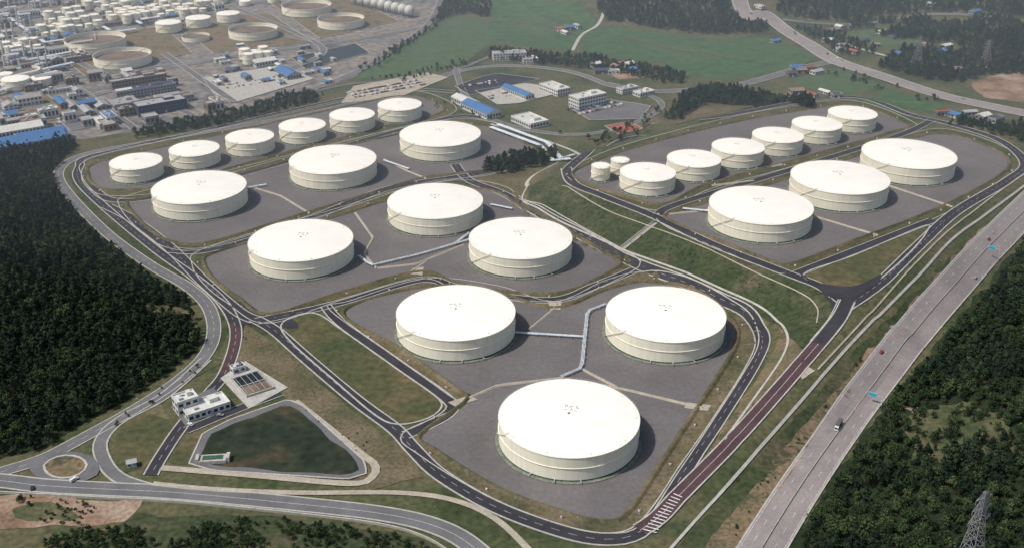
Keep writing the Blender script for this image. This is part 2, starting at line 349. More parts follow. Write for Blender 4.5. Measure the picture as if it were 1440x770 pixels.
for Fl in(A_F,B_F,C_F,S_F,RS_F,RB_F):
    q=area('bund_floor',Fl,m_gravel,smooth=True); FLQ.append(q)
    mb=MB(); qq=resample(q,5,True); nr=normals(qq,True)
    strip(mb,qq,nr,[(-2.6,-.4),(-.5,1.3),(.5,1.3),(2.6,-.4)],True,OFF[0],0); mb.obj('bund_dyke',[m_dry])
area('lawn',[(395,458),(415,444),(445,441),(478,462),(560,520),(616,560),(620,575),(600,589),(560,597),(528,584),(470,535),(410,482)],m_lawn,smooth=True,kerb=1.2)
area('lawn',[(1130,386),(1200,360),(1300,318),(1304,325),(1285,350),(1245,387),(1215,404),(1165,404)],m_lawn,smooth=True,kerb=1.2)
def dyke(uv,w=3.0,h=.9,mat=None,name='bund_wall'):
    q=path(uv,step=5,smooth=False); nr=normals(q,False); mb=MB(); a=w/2
    strip(mb,q,nr,[(-a,-.3),(-a*.35,h),(a*.35,h),(a,-.3)],False,OFF[0],0); mb.obj(name,[mat or m_tan])
for d in ([(655,562),(700,542),(790,532),(880,548),(988,574)],[(782,432),(742,465)],[(820,520),(868,545)],
          [(500,300),(525,335),(512,358),(530,378)],[(530,378),(585,372),(652,345)],[(575,385),(600,368)],
          [(355,264),(395,276),(436,301)],[(540,225),(575,242),(600,252)],
          [(1145,305),(1235,332)],[(1250,262),(1340,292)],[(940,302),(1000,296),(1060,300)],[(1000,262),(1060,255)],[(1060,240),(1100,232)]):
    dyke(d)
for d in ([(560,455),(600,500)],[(860,455),(850,400)],[(700,300),(760,320)],[(480,270),(520,255)],[(1000,330),(1060,350),(1110,350)],[(640,225),(700,215)]):
    dyke(d,.7,.2,m_padc,'drain_channel')
for p in([(630,566),(660,556),(672,562),(640,572)],[(965,566),(1000,570),(995,578),(962,574)],[(770,424),(790,424),(788,436),(774,436)],[(580,378),(596,376),(594,388),(578,386)],[(1122,524),(1136,516),(1146,522),(1128,534)]):
    area('concrete_pad',p,m_tan,extra=.25,drape=True)
# ------------------------------------------------------------------ roads
S=35*math.pi/180
road('outer_road',[(850,118),(800,101),(720,93),(650,100),(560,130),(420,163),(250,193),(135,214),(98,227),(82,246),(98,275),(150,328),(210,372),(262,402),(292,430),(301,465),(288,500),(248,537),(190,575),(120,614),(62,644),(0,664),(-120,700)],9,m_asph2,kerb=.8,line='dash')
road('side_road',[(290,505),(232,556),(170,590),(143,618),(145,645),(168,672),(222,690)],7,m_asph2,kerb=1.)
road('perimeter_road',[(640,130),(560,126),(480,140),(300,181),(135,218),(112,235),(112,256),(150,294),(215,348),(270,388),(308,420),(328,450),(331,480),(316,525),(292,555),(255,600),(228,640),(212,668)],7.5,m_asph,kerb=.9,line='dash')
road('brick_road',[(330,455),(331,480),(316,525)],6.5,m_red,kerb=0)
road('access_road',[(262,605),(330,577),(395,552)],7,m_asph,kerb=.6)
road('site_road',[(128,262),(160,282),(240,273),(390,232),(550,187),(645,164),(700,172)],8,m_asph,kerb=.8)
road('site_road',[(150,290),(188,310),(240,350),(285,395),(335,438),(360,450)],10,m_asph,kerb=.8,line='dash')
road('site_road',[(240,352),(300,350),(440,306),(545,266),(640,250),(700,240)],10,m_asph,kerb=.8,line='dash')
road('site_road',[(360,452),(470,428),(590,394),(640,404),(700,416),(782,422),(838,402),(892,380)],9,m_asph,kerb=.8,line='dash')
road('loop_road',[(640,232),(660,254),(710,274),(760,300),(820,332),(890,370),(955,394),(1010,419),(1055,444),(1072,476),(1060,512),(1010,592),(966,656),(935,708),(902,746),(862,758),(800,750),(700,714),(620,668),(580,630),(555,603),(500,562),(430,503),(388,466),(358,448)],9,m_asph,kerb=.9,line='dash')
road('site_road',[(458,430),(482,456),(560,512),(630,562),(632,580),(602,598),(570,612)],7.5,m_asph,kerb=.9)
area('road_junction',[(322,430),(345,425),(378,446),(410,448),(420,462),(395,462),(398,480),(380,470),(350,455),(335,460)],m_asph,smooth=True)
road('terrace_road',[(796,236),(806,258),(850,277),(925,307),(1000,343),(1110,386),(1155,404),(1190,428)],9,m_asph,kerb=.9,extra=.1)
road('terrace_road',[(1190,432),(1240,396),(1292,346),(1345,298),(1418,254),(1441,230),(1405,198),(1335,175),(1280,162),(1210,138),(1130,143),(1000,166),(880,197),(820,220),(797,240)],9,m_asph,kerb=.9,line='dash',extra=.1)
road('terrace_road',[(925,303),(955,287),(1110,240),(1262,192),(1310,170)],8,m_asph,kerb=.6,extra=.1)
road('terrace_road',[(1118,386),(1200,354),(1312,310)],8,m_asph,kerb=.6,extra=.1)
road('ramp_road',[(1192,424),(1178,450),(1130,508),(1040,610),(960,692),(928,726),(900,746)],9.5,m_red,kerb=.9,line='solid',extra=.25)
road('ramp_road',[(1190,424),(1176,452),(1150,484)],10.5,m_asph,kerb=.8,extra=.3)
area('road_junction',[(1120,382),(1150,398),(1200,403),(1240,386),(1230,402),(1205,418),(1190,445),(1170,440),(1165,422)],m_asph,smooth=True,drape=True,cell=6,extra=.3)
road('concrete_channel',[(742,262),(736,284),(780,308),(872,350),(1000,400),(1078,438),(1104,464),(1102,498),(1050,575),(985,665)],1.6,m_conc,kerb=0,extra=.2)
road('service_path',[(742,262),(745,252),(790,226),(810,215),(690,175)],4,m_conc,kerb=0)
road('slope_ditch',[(790,262),(850,295),(930,325),(1050,378),(1120,410),(1148,432),(1148,455)],.9,m_tan,kerb=0,extra=.3)
road('boundary_ditch',[(1460,240),(1440,262),(1350,328),(1290,390),(1200,480),(1130,560),(1060,640),(1000,708),(940,775)],1.8,m_conc,kerb=0,extra=.2)
road('boundary_ditch',[(1440,245),(1350,312),(1290,368),(1225,440),(1150,520)],1.2,m_tan,kerb=0,extra=.2)
road('dirt_track',[(1425,300),(1340,388),(1240,500),(1150,610),(1060,735),(1030,785)],3,m_earth,kerb=0,extra=.15)
# highways
hq,hoff=road('highway',[(1640,160),(1540,215),(1470,268),(1400,338),(1345,398),(1290,462),(1240,525),(1192,590),(1135,670),(1075,765),(1040,830)],22,m_hwy,kerb=1.0,edge=True,extra=.15)
mb=MB(); nr=normals(hq,False)
strip(mb,hq,nr,[(-.35,0),(-.2,.9),(.2,.9),(.35,0)],False,hoff,0)
for o in(-5.6,5.6): dashes(mb,hq,nr,o,.2,5,8,hoff+.02,1)
mb.obj('highway_median',[m_conc,m_white])
hq2,hoff2=road('highway',[(1000,-60),(1040,0),(1082,25),(1128,58),(1170,84),(1240,108),(1320,134),(1400,152),(1480,168),(1600,195)],24,m_hwy,kerb=1,edge=True,extra=.3)
road('country_road',[(1175,86),(1120,98),(1040,120),(960,128),(900,128),(850,118)],14,m_asph2,kerb=.8,line='dash')
road('country_road',[(805,72),(818,50),(840,36),(850,15)],5,m_conc,kerb=0)
road('country_road',[(1100,28),(1200,35),(1300,22),(1440,30)],8,m_asph2,kerb=0,extra=.3)
road('country_road',[(690,80),(600,112),(500,118),(440,130)],7,m_asph2,kerb=0)
road('country_road',[(640,95),(655,135),(700,172),(800,190),(880,178),(930,150),(905,130)],7,m_asph2,kerb=.5)
road('farm_track',[(690,30),(760,35),(818,50)],2.2,m_dirt,kerb=0,extra=.1)
road('farm_track',[(850,40),(930,66),(1040,84),(1100,98)],2.2,m_dirt,kerb=0,extra=.1)
road('farm_track',[(1180,62),(1240,78),(1300,86),(1390,96)],5,m_conc,kerb=0,extra=.2)
road('lower_road',[(-120,664),(0,676),(60,683),(150,688),(250,693),(400,707),(540,723),(620,743),(672,775),(720,830)],11,m_asph2,kerb=1.,line='solid')
wq=path([(-60,690),(60,696),(150,701),(250,706),(400,721),(530,737),(600,757),(650,790)]); mb=MB(); wn=normals(wq,False)
strip(mb,wq,wn,[(-.4,-.5),(-.4,1.3),(.4,1.3),(.4,-.5)],False,.3,0); mb.obj('parapet_wall',[m_conc])
road('service_path',[(215,680),(300,688),(420,693),(560,693),(640,704),(700,732),(755,785)],4,m_tan,kerb=0)
road('concrete_channel',[(226,658),(350,668),(490,680),(522,672),(528,655),(505,636),(450,592),(415,564)],5,m_tan,kerb=0)
area('roundabout_apron',[(40,655),(60,640),(92,635),(125,640),(140,655),(135,670),(100,680),(60,676)],m_asph2,smooth=True)
area('roundabout_island',[(62,655),(75,644),(95,640),(115,645),(124,655),(112,668),(88,673),(68,668)],m_dirt,smooth=True,kerb=1.4)
# hatch at ramp foot
mb=MB(); off=nxt()+.35
for i in range(13):
    t=i/12; u=952-t*40; v=694+t*50
    a=g(u-5-3*t,v+1); b=g(u+7+4*t,v+6)
    d=Vector((b[0]-a[0],b[1]-a[1],0)).normalized(); n=Vector((-d.y,d.x,0))*.4
    mb.add([(p[0]+s*n.x,p[1]+s*n.y,H(*p)+off) for p,s in((a,-1),(b,-1),(b,1),(a,1))],[(0,1,2,3)])
mb.obj('road_hatching',[m_white])
# steps on the slope
def stairs(u0,v0,u1,v1,w=5,name='slope_steps'):
    a=Vector(g(u0,v0)); b=Vector(g(u1,v1)); n=40; d=(b-a).normalized(); ang=math.atan2(d.y,d.x); mb=MB(); L=(b-a).length/n
    for i in range(n):
        p=a.lerp(b,(i+.5)/n); z=H(*p); mb.box(p.x,p.y,z-.6,z+.45,L,w,ang)
    q=Vector((-d.y,d.x))*w/2
    for s in(-1,1):
        for i in range(n//2):
            p=a.lerp(b,i*2/n)+q*s; r=a.lerp(b,(i+1)*2/n)+q*s
            mb.beam((p.x,p.y,H(*p)+.5),(r.x,r.y,H(*r)+.5),.35)
    mb.obj(name,[m_conc])
stairs(872,352,922,313)
# ------------------------------------------------------------------ pond & paved lots
area('pond_bank',[(266,652),(285,610),(325,590),(405,562),(425,570),(512,648),(516,666),(490,674),(300,662)],m_asph2,kerb=1)
area('pond',[(280,640),(298,612),(330,597),(404,569),(420,576),(500,648),(506,662),(480,668),(300,655)],m_water,jit=2)
area('yard',[(310,532),(345,508),(405,545),(350,575)],m_conc)
area('yard',[(240,572),(300,545),(325,570),(262,600)],m_asph2)
for p,m,n in(([(498,122),(600,103),(630,110),(560,138),(480,146)],m_tan,'dirt_lot'),([(285,110),(400,92),(440,112),(330,145),(300,132)],m_conc,'concrete_lot'),([(668,128),(740,118),(800,128),(730,146),(700,148)],m_conc,'concrete_lot'),([(640,122),(680,108),(700,104),(760,112),(660,135)],m_asph,'parking_lot'),([(800,152),(850,140),(915,150),(900,168),(830,170)],m_asph2,'parking_lot'),([(410,82),(500,62),(520,75),(430,98)],m_wdark,'reservoir'),([(850,178),(885,172),(905,182),(870,190)],m_redroof,'sports_court'),([(60,150),(150,140),(180,170),(100,185)],m_asph2,'concrete_lot'),([(0,140),(60,130),(110,165),(40,175)],m_dirt,'dirt_lot'),([(60,60),(230,38),(270,75),(120,108)],m_dirt,'tank_yard'),([(230,25),(380,20),(440,60),(300,75)],m_dirt,'tank_yard'),([(380,5),(500,0),(560,30),(450,55)],m_dirt,'tank_yard')):
    area(n,p,m,kerb=.8)
for uv in([(-60,55),(20,62),(100,118),(190,182)],[(160,112),(330,80),(480,60),(600,38)],[(-20,50),(100,38),(260,5)],[(58,58),(130,98),(220,140),(275,165)],[(330,12),(400,40),(455,72),(400,100)],[(430,130),(505,100),(560,66),(600,36),(622,-10)],[(255,8),(300,30),(440,58)],[(-100,120),(30,128),(120,108),(280,88)],[(-100,170),(60,150),(200,118)],[(230,75),(280,110),(330,145)]):
    road('refinery_road',uv,9,m_asph2,kerb=.8)
# ------------------------------------------------------------------ tanks
def tank_mesh(name,D,Hh,kind='cone',seg=120,mark=True,shell=None):
    R=D/2; mb=MB()
    def rev(prof,mi,uvm=False):
        k=len(prof); vs=[];fs=[];us=[]
        if mi==1:
            for r0,z0 in prof:
                for i in range(seg): t=2*math.pi*i/seg; vs.append((r0*math.cos(t),r0*math.sin(t),z0))
            for c in range(k-1):
                for i in range(seg):
                    j=(i+1)%seg; f=(c*seg+i,c*seg+j,(c+1)*seg+j,(c+1)*seg+i); fs.append(f); us.append([(vs[q][0],vs[q][1]) for q in f])
            mb.add(vs,fs,mi,us); return
        for c in range(k-1):
            (r0,z0),(r1,z1)=prof[c],prof[c+1]; vs=[];fs=[];us=[]
            for i in range(seg): 
                t=2*math.pi*i/seg; vs+=[(r0*math.cos(t),r0*math.sin(t),z0),(r1*math.cos(t),r1*math.sin(t),z1)]
            for i in range(seg):
                j=(i+1)%seg
                fs.append((2*i,2*j,2*j+1,2*i+1))
                a,b=2*math.pi*i/seg*R,2*math.pi*(i+1)/seg*R
                us.append([(a,z0),(b,z0),(b,z1),(a,z1)])
            mb.add(vs,fs,mi,us)
    gz=Hh*.58
    rev([(R+2.2,-.5),(R+2.2,.95),(R+1.0,1.05),(R+.05,1.1)],8)
    rev([(R+.05,1.1),(R+.05,2.0)],4); rev([(R+.05,2.0),(R,2.0)],4)
    rev([(R,2.0),(R,gz)],0); rev([(R,gz),(R+.45,gz+.05),(R+.45,gz+.2),(R,gz+.25)],0); rev([(R,gz+.25),(R,Hh-.15)],0)
    rev([(R,Hh-.15),(R+.3,Hh-.1),(R+.3,Hh+.2),(R-.1,Hh+.22)],0)
    if kind=='cone':
        rise=R*.055; pr=[(R*f,Hh+.22+rise*(1-f**1.6)) for f in(1,.93,.85,.7,.5,.3,.15,.02)]; pr[0]=(R-.1,Hh+.22)
        rev(pr,1)
    else:
        rev([(R-.1,Hh+.22),(R-.35,Hh+.2),(R-.35,Hh*.62),(R-1.2,Hh*.62)],0); rev([(R-1.2,Hh*.62),(R-4,Hh*.60),(.1,Hh*.63)],5)
        mb.beam((R-1,0,Hh),(R*.2,0,Hh*.64),.5,3)
    # rim rail
    n=72 if D>60 else 40
    for i in range(n):
        a,b=2*math.pi*i/n,2*math.pi*(i+1)/n; r=R+.2
        p=(r*math.cos(a),r*math.sin(a)); q=(r*math.cos(b),r*math.sin(b))
        mb.beam((*p,Hh+.1),(*p,Hh+1.2),.04,7,3); mb.beam((*p,Hh+1.2),(*q,Hh+1.2),.04,7,3)
    # spiral stair
    arc=Hh*1.5/R; a0=math.pi+.1; ns=44
    for i in range(ns):
        t=a0+arc*i/ns; z=1.2+(Hh-1.0)*i/ns; r=R+.5
        mb.box(r*math.cos(t),r*math.sin(t),z,z+.06,.8,.35,t,7)
        t2=a0+arc*(i+1)/ns; z2=1.2+(Hh-1.0)*(i+1)/ns; r=R+.9
        mb.beam((r*math.cos(t),r*math.sin(t),z+1.0),(r*math.cos(t2),r*math.sin(t2),z2+1.0),.05,7,3); mb.beam((r*math.cos(t),r*math.sin(t),z),(r*math.cos(t2),r*math.sin(t2),z2),.1,7,3)
    # roof vents / manways / foam chambers
    if kind=='cone':
        zr=lambda r:Hh+.22+R*.055*(1-(r/R)**1.6)
        for i in range(10):
            t=2*math.pi*i/10+.2; r=R*.95; mb.box(r*math.cos(t),r*math.sin(t),zr(r)-.1,zr(r)+.6,.7,.7,t,0)
        if mark:
            s=D/86
            for x,y,w,d,rr in((-3.4,1.2,.5,2.6,0),(-2.2,1.2,.5,2.6,.5),(-2.8,-1.4,2.6,.45,.2),(0,1.5,2.4,.5,0),(0,.2,.5,2.6,.6),(.5,-1.2,.5,2.2,-.6),(3,1.4,.5,2.8,0),(3.9,.6,1.4,.45,0),(3,-1.4,2.4,.45,.3)):
                mb.box(x*s*1.1,(y*1.6+R*.13/s)*s,Hh+.2+R*.045,zr(R*.1)+.06,w*s*.75,d*s*1.1,rr,6)
        # gauge well + platform at stair head
        t=a0+arc; mb.box((R-1.2)*math.cos(t),(R-1.2)*math.sin(t),Hh,Hh+.7,2.2,1.6,t,7)
    for i in range(3):
        t=-1.9+i*.35; r=R+1.4; mb.beam((R*math.cos(t),R*math.sin(t),2.0),((R+3)*math.cos(t),(R+3)*math.sin(t),2.0),.3,3,8)
    me=mb.mesh(name,[shell or m_shell,m_roof,m_conc,m_steel,m_green,m_rust,m_darkm,m_cream,m_padc],sm_idx=(1,))
    return me
big=tank_mesh('oil_tank_large',86,17.5); small=tank_mesh('oil_tank_medium',50.5,15.5,mark=True); tiny=tank_mesh('water_tank_small',17.5,14,mark=False,seg=48)
def place(me,name,u,v,zt,z0,rz=0):
    x,y=P0(u,v,z0+zt); o=inst(name,me,(x,y,z0),rz); return x,y
TK=[]
for i,(u,v) in enumerate([(800,585),(641,438),(936,440),(423,337),(732,334),(612,282),(280,263),(468,224),(619,188)]): TK.append(place(big,'oil_storage_tank',u,v,17.5,0,(i*37%50-25)*.01))
for u,v in[(1070,288),(1181,249),(1278,216)]: TK.append(place(big,'oil_storage_tank',u,v,17.5,PZ,.1))
for u,v in[(191,227),(273,209),(351,192),(425,176),(495,161),(562,147)]: TK.append(place(small,'oil_storage_tank',u,v,15.5,0,.2))
for u,v in[(911,242),(976,223),(1038,206),(1094,190),(1149,174),(1199,159)]: TK.append(place(small,'oil_storage_tank',u,v,15.5,PZ,.2))
for u,v in[(845,233),(872,225)]: place(tiny,'water_storage_tank',u,v,14,PZ)
fl=tank_mesh('floating_roof_tank_mesh',80,14,'float',seg=72); fs=tank_mesh('fixed_tank_mesh',40,15,seg=48,mark=False); ft=tank_mesh('silo_tank_mesh',14,14,seg=24,mark=False)
def put(me,name,u,v,sc): x,y=g(u,v); inst(name,me,(x,y,H(x,y)+.3),random.uniform(0,6),sc)
for u,v,w in[(136,68,1.05),(174,90,.95),(357,52,.9),(432,19,1.0),(480,37,.9),(30,108,.62),(276,57,.5),(210,-12,1)]: put(fl,'floating_roof_tank',u,v,w)
for u,v,w in[(24,125,.85),(59,120,.65),(238,45,.95),(280,38,.95),(322,31,.9),(288,8,.6),(310,5,.6),(385,4,.5),(345,8,.5),(8,112,.5)]: put(fs,'refinery_tank',u,v,w)
for c in[(70,30,4,3),(95,42,4,2),(150,20,4,3),(175,28,4,2),(218,16,4,3),(255,20,3,2),(345,85,3,2),(60,50,3,2),(120,8,5,2),(10,75,4,2),(180,0,5,2),(300,-4,5,2)]:
    for i in range(c[2]):
        for j in range(c[3]): put(ft,'refinery_tank',c[0]+i*13+j*5,c[1]-i*2.4+j*7,random.choice([.8,1,1.1]))
# spheres
mb=MB(); n1,n2=20,10
for j in range(n2):
    for i in range(n1):
        vs=[]
        for a,b in((i,j),(i+1,j),(i+1,j+1),(i,j+1)):
            t=2*math.pi*a/n1; p=math.pi*b/n2; vs.append((8*math.sin(p)*math.cos(t),8*math.sin(p)*math.sin(t),11-8*math.cos(p)))
        mb.add(vs,[(0,1,2,3)],0)
for i in range(10):
    t=2*math.pi*i/10; mb.beam((7.8*math.cos(t),7.8*math.sin(t),0),(7.8*math.cos(t),7.8*math.sin(t),11),.35,1)
mb.beam((8.5,0,0),(2,0,19),.4,1)
sph=mb.mesh('gas_sphere_mesh',[m_roofw,m_steel],True)
for i in range(9): put(sph,'gas_sphere_tank',500+i*9.5,7+i*2.2,1)
# ------------------------------------------------------------------ pipe racks
def pipe_rack(uv,n=4,z=2.2,sp=.9,name='pipe_rack',r=.35):
    q=path(uv,step=8,smooth=False); nr=normals(q,False); mb=MB()
    for k in range(n):
        o=(k-(n-1)/2)*sp
        P=[(x+a*o,y+b*o,H(x+a*o,y+b*o)+z) for (x,y),(a,b) in zip(q,nr)]
        for a,b in zip(P[:-1],P[1:]): mb.beam(a,b,r,0,6)
    w=n*sp/2+.5
    for (x,y),(a,b) in zip(q,nr):
        h=H(x,y); mb.beam((x-a*w,y-b*w,h+z-.5),(x+a*w,y+b*w,h+z-.5),.2,1)
        for s in(-1,1): mb.beam((x+a*w*s,y+b*w*s,h),(x+a*w*s,y+b*w*s,h+z+.9),.15,1)
    mb.obj(name,[m_pipe,m_steel])
pipe_rack([(722,470),(820,476)],3,r=.3); pipe_rack([(852,430),(826,440),(818,520),(790,532)],3,r=.3)
pipe_rack([(505,362),(522,376),(590,360),(665,338)],3,r=.3); pipe_rack([(690,290),(720,296)],3); pipe_rack([(640,345),(660,330)],3)
pipe_rack([(1000,300),(960,296)],3); pipe_rack([(690,182),(760,208),(800,228)],6,3.0); pipe_rack([(700,178),(770,204),(806,222)],6,3.0)
pipe_rack([(375,262),(340,268)],3); pipe_rack([(540,228),(575,240)],3)
for k in range(7): pipe_rack([(-60+k*20,150-k*14),(60+k*22,118-k*12)],6,6,1.2,'refinery_pipe_rack',.5)
for k in range(5): pipe_rack([(-40+k*45,30-k*6),(20+k*45,75-k*9)],5,6,1.2,'refinery_pipe_rack',.5)
# foam monitors round the bund floors
mb=MB(); mb.beam((0,0,0),(0,0,2.4),.18,0,6); mb.beam((0,0,2.4),(1.3,0,3.1),.13,0,6); mb.box(0,0,0,1.1,1.3,.9,0,1)
mon=mb.mesh('foam_monitor_mesh',[m_redroof,m_wallw])
for q in FLQ:
    qq=resample(q,45,True); nr=normals(qq,True)
    for (x,y),(a,b) in zip(qq,nr):
        X,Y=x+a*5,y+b*5; inst('foam_monitor',mon,(X,Y,H(X,Y)+.4),random.uniform(0,6))
# ------------------------------------------------------------------ buildings
def building(name,u,v,w,d,h,rot,wall,roof,st=1,gable=False,pens=True):
    x,y=g(u,v); mb=MB(); r=math.radians(rot)
    if gable:
        mb.box(0,0,0,h,w,d,0,0)
        e=.6; p=[(-w/2-e,-d/2-e,h-.1),(w/2+e,-d/2-e,h-.1),(w/2+e,d/2+e,h-.1),(-w/2-e,d/2+e,h-.1),(-w/2-e,0,h+d*.2),(w/2+e,0,h+d*.2)]
        mb.add(p,[(0,1,5,4),(2,3,4,5)],1); mb.add(p,[(1,2,5),(3,0,4)],0)
    else:
        mb.box(0,0,0,h,w,d,0,0,1)
        for a,b,ww,dd in((0,-d/2+.2,w+.1,.5),(0,d/2-.2,w+.1,.5),(-w/2+.2,0,.5,d-.7),(w/2-.2,0,.5,d-.7)): mb.box(a,b,h-.05,h+.9,ww,dd,0,0)
        if pens: mb.box(w*.2,d*.1,h+.01,h+2.8,w*.2,d*.35,0,0,1); mb.box(-w*.25,-d*.15,h+.01,h+1.4,2.5,2.5,0,3); mb.box(-w*.1,d*.2,h+.01,h+1.2,3,2,0,3)
    fh=h/st
    for s in range(st):
        z0=s*fh+fh*.32; z1=s*fh+fh*.78; k=max(2,int(w/4))
        for i in range(k):
            cx=-w/2+w*(i+.5)/k
            for sg in(-1,1): mb.box(cx,sg*(d/2+.01),z0,z1,w/k*.62,.12,0,2)
        k=max(1,int(d/4))
        for i in range(k):
            cy=-d/2+d*(i+.5)/k
            for sg in(-1,1): mb.box(sg*(w/2+.01),cy,z0,z1,.12,d/k*.6,0,2)
    mb.box(w*.05,-d/2-.06,0,min(3,h*.7),2.6,.2,0,3)
    o=mb.obj(name,[wall,roof,m_glass,m_steel],loc=(x,y,H(x,y)+.35),rz=r)
B=building
B('pump_building',290,577,28,15,5,35,m_wallw,m_roofw,1); B('pump_house',263,576,14,11,10,35,m_wallw,m_roofw,2); B('site_hut',335,522,9,6,4,35,m_wallw,m_navy)
B('site_hut',186,655,5,4,3.5,20,m_wallw,m_roofg,1,True,False)
B('office_building',205,134,74,16,10,35,m_walld,m_navy,3); B('office_building',226,156,58,24,12,35,m_navy,m_roofg,3); B('office_building',196,122,70,12,12,35,m_brown,m_roofg,3); B('warehouse',175,150,30,30,7,35,m_roofg,m_walld)
B('warehouse',405,107,42,20,6,-55,m_walld,m_blue,1,True); B('warehouse',372,92,30,16,7,35,m_wallw,m_roofw,1,True)
B('warehouse',30,208,90,30,9,35,m_wallw,m_blue,1,True); B('warehouse',60,200,50,26,9,35,m_wallw,m_blue,1,True); B('warehouse',20,190,60,22,8,35,m_wallw,m_roofw,1,True)
B('warehouse',676,159,56,20,7,-55,m_wallw,m_blue,1,True); B('warehouse',655,148,40,16,7,-55,m_wallw,m_roofw,1,True); B('warehouse',728,134,52,13,6,-55,m_wallw,m_blue,1,True)
B('workshop',780,130,38,20,8,-55,m_wallw,m_roofw,2); B('control_building',745,174,38,26,6,-55,m_wallw,m_roofw,1)
B('office_building',826,148,42,20,13,35,m_wallw,m_roofw,3); B('office_building',716,84,46,15,10,10,m_wallw,m_roofg,3); B('office_building',745,88,20,14,6,10,m_wallw,m_roofw,2)
B('guard_house',882,130,26,12,6,35,m_wallw,m_roofg,2); B('workshop',905,134,24,14,5,35,m_wallw,m_roofw,1)
rr=[m_redroof,m_blue,m_roofg,m_roofw,m_navy,m_brown]
for i,(u,v) in enumerate([(788,44),(800,42),(812,40),(795,48),(856,92),(866,97),(876,92),(888,102),(862,104),(884,95),(1112,108),(1126,103),(1138,100),(1120,98),(1148,104),(1180,42),(1190,40),(1172,46),(1310,70),(1322,74),(1300,66),(1330,68),(1215,60),(1230,66),(1325,163),(1345,166),(1362,163),(1382,168),(1400,172),(1120,132),(1142,136),(1090,60),(1068,12),(1165,60),(1255,55),(1345,100),(1330,96),(1370,20),(1310,10),(1160,132),(1176,138),(1186,68),(1200,76),(1262,80),(1180,72),(838,95),(845,104),(1240,48)]):
    B('farm_house' if i%3 else 'village_house',u,v,random.uniform(11,20),random.uniform(8,12),random.uniform(3.5,6),random.choice([35,-55,10]),random.choice([m_wallw,m_brown,m_walld]),rr[i%6],1,i%4!=0,False)
for i in range(170):
    u=random.uniform(-20,320); v=random.uniform(-5,185)
    if u>120 and 40<v<105: continue
    if u>250 and v<130 and v>15: continue
    if v>200-u*.12: continue
    B('refinery_building',u,v,random.uniform(8,34),random.uniform(7,16),random.uniform(4,12),random.choice([35,-55]),random.choice([m_walld,m_wallw,m_brown]),random.choice([m_roofg,m_roofw,m_walld,m_blue,m_roofg,m_brown]),random.choice([1,2]),i%3==0,i%2==0)
for i in range(34):
    u=random.uniform(300,470); v=random.uniform(66,120)
    B('refinery_building',u,v,random.uniform(8,18),random.uniform(6,10),random.uniform(3,6),random.choice([35,-55]),random.choice([m_walld,m_wallw]),random.choice([m_roofg,m_roofw,m_blue]),1,i%3==0,False)
# process units
def process_unit(u,v):
    x,y=g(u,v); mb=MB(); nx,ny,nz=3,2,random.choice([2,3,4])
    for i in range(nx+1):
        for j in range(ny+1): mb.beam((i*6,j*6,0),(i*6,j*6,nz*5),.3,0)
    for k in range(1,nz+1):
        for i in range(nx+1): mb.beam((i*6,0,k*5),(i*6,ny*6,k*5),.25,0)
        for j in range(ny+1): mb.beam((0,j*6,k*5),(nx*6,j*6,k*5),.25,0)
        mb.box(9,6,k*5-.1,k*5+.1,18,12,0,0)
    for i in range(3):
        cx=-4+i*9; hh=random.uniform(12,26); mb.beam((cx,-4,0),(cx,-4,hh),random.uniform(1,1.6),1,10)
    for i in range(3): mb.beam((2,3+i*3,6.5),(16,3+i*3,6.5),1.1,1,8)
    mb.obj('process_unit',[m_steel,m_roofw],loc=(x,y,H(x,y)),rz=S)
for u,v in[(10,25),(30,40),(5,55),(25,70),(-10,85),(20,88),(50,80),(45,12),(15,8),(75,8),(110,5),(-30,40),(-40,110),(60,95),(0,10),(30,-5),(60,-8),(95,-8),(40,60),(0,40),(140,0),(12,100)]: process_unit(u,v)
# water-treatment basin
def basin():
    c=g(356,541); mb=MB()
    L=[(0,-9.5,26,.7),(0,9.5,26,.7),(-13,0,.7,19.7),(13,0,.7,19.7),(0,0,.6,18)]
    for a,b,w,d in L: mb.box(a,b,-.2,1.6,w,d,0,0)
    mb.box(-6.5,0,0,.5,12,18,0,1); mb.box(6.5,0,0,.6,12,18,0,2)
    for k in range(5): mb.beam((-12,-8+k*4,1.8),(12,-8+k*4,1.8),.15,3)
    mb.obj('treatment_basin',[m_conc,m_wdark,m_rust,m_steel],loc=(c[0],c[1],.6),rz=-S-.35)
basin()
def outlet():
    mb=MB(); c=g(300,648); mb.box(0,0,0,2.2,16,7,0,0); mb.box(0,0,2.2,2.5,12,4,0,1); mb.box(-9,0,0,3.5,2,6,0,0); mb.box(9,0,0,3.5,2,6,0,0); mb.obj('pond_outlet',[m_conc,m_green],loc=(c[0],c[1],.6),rz=.1)
outlet()
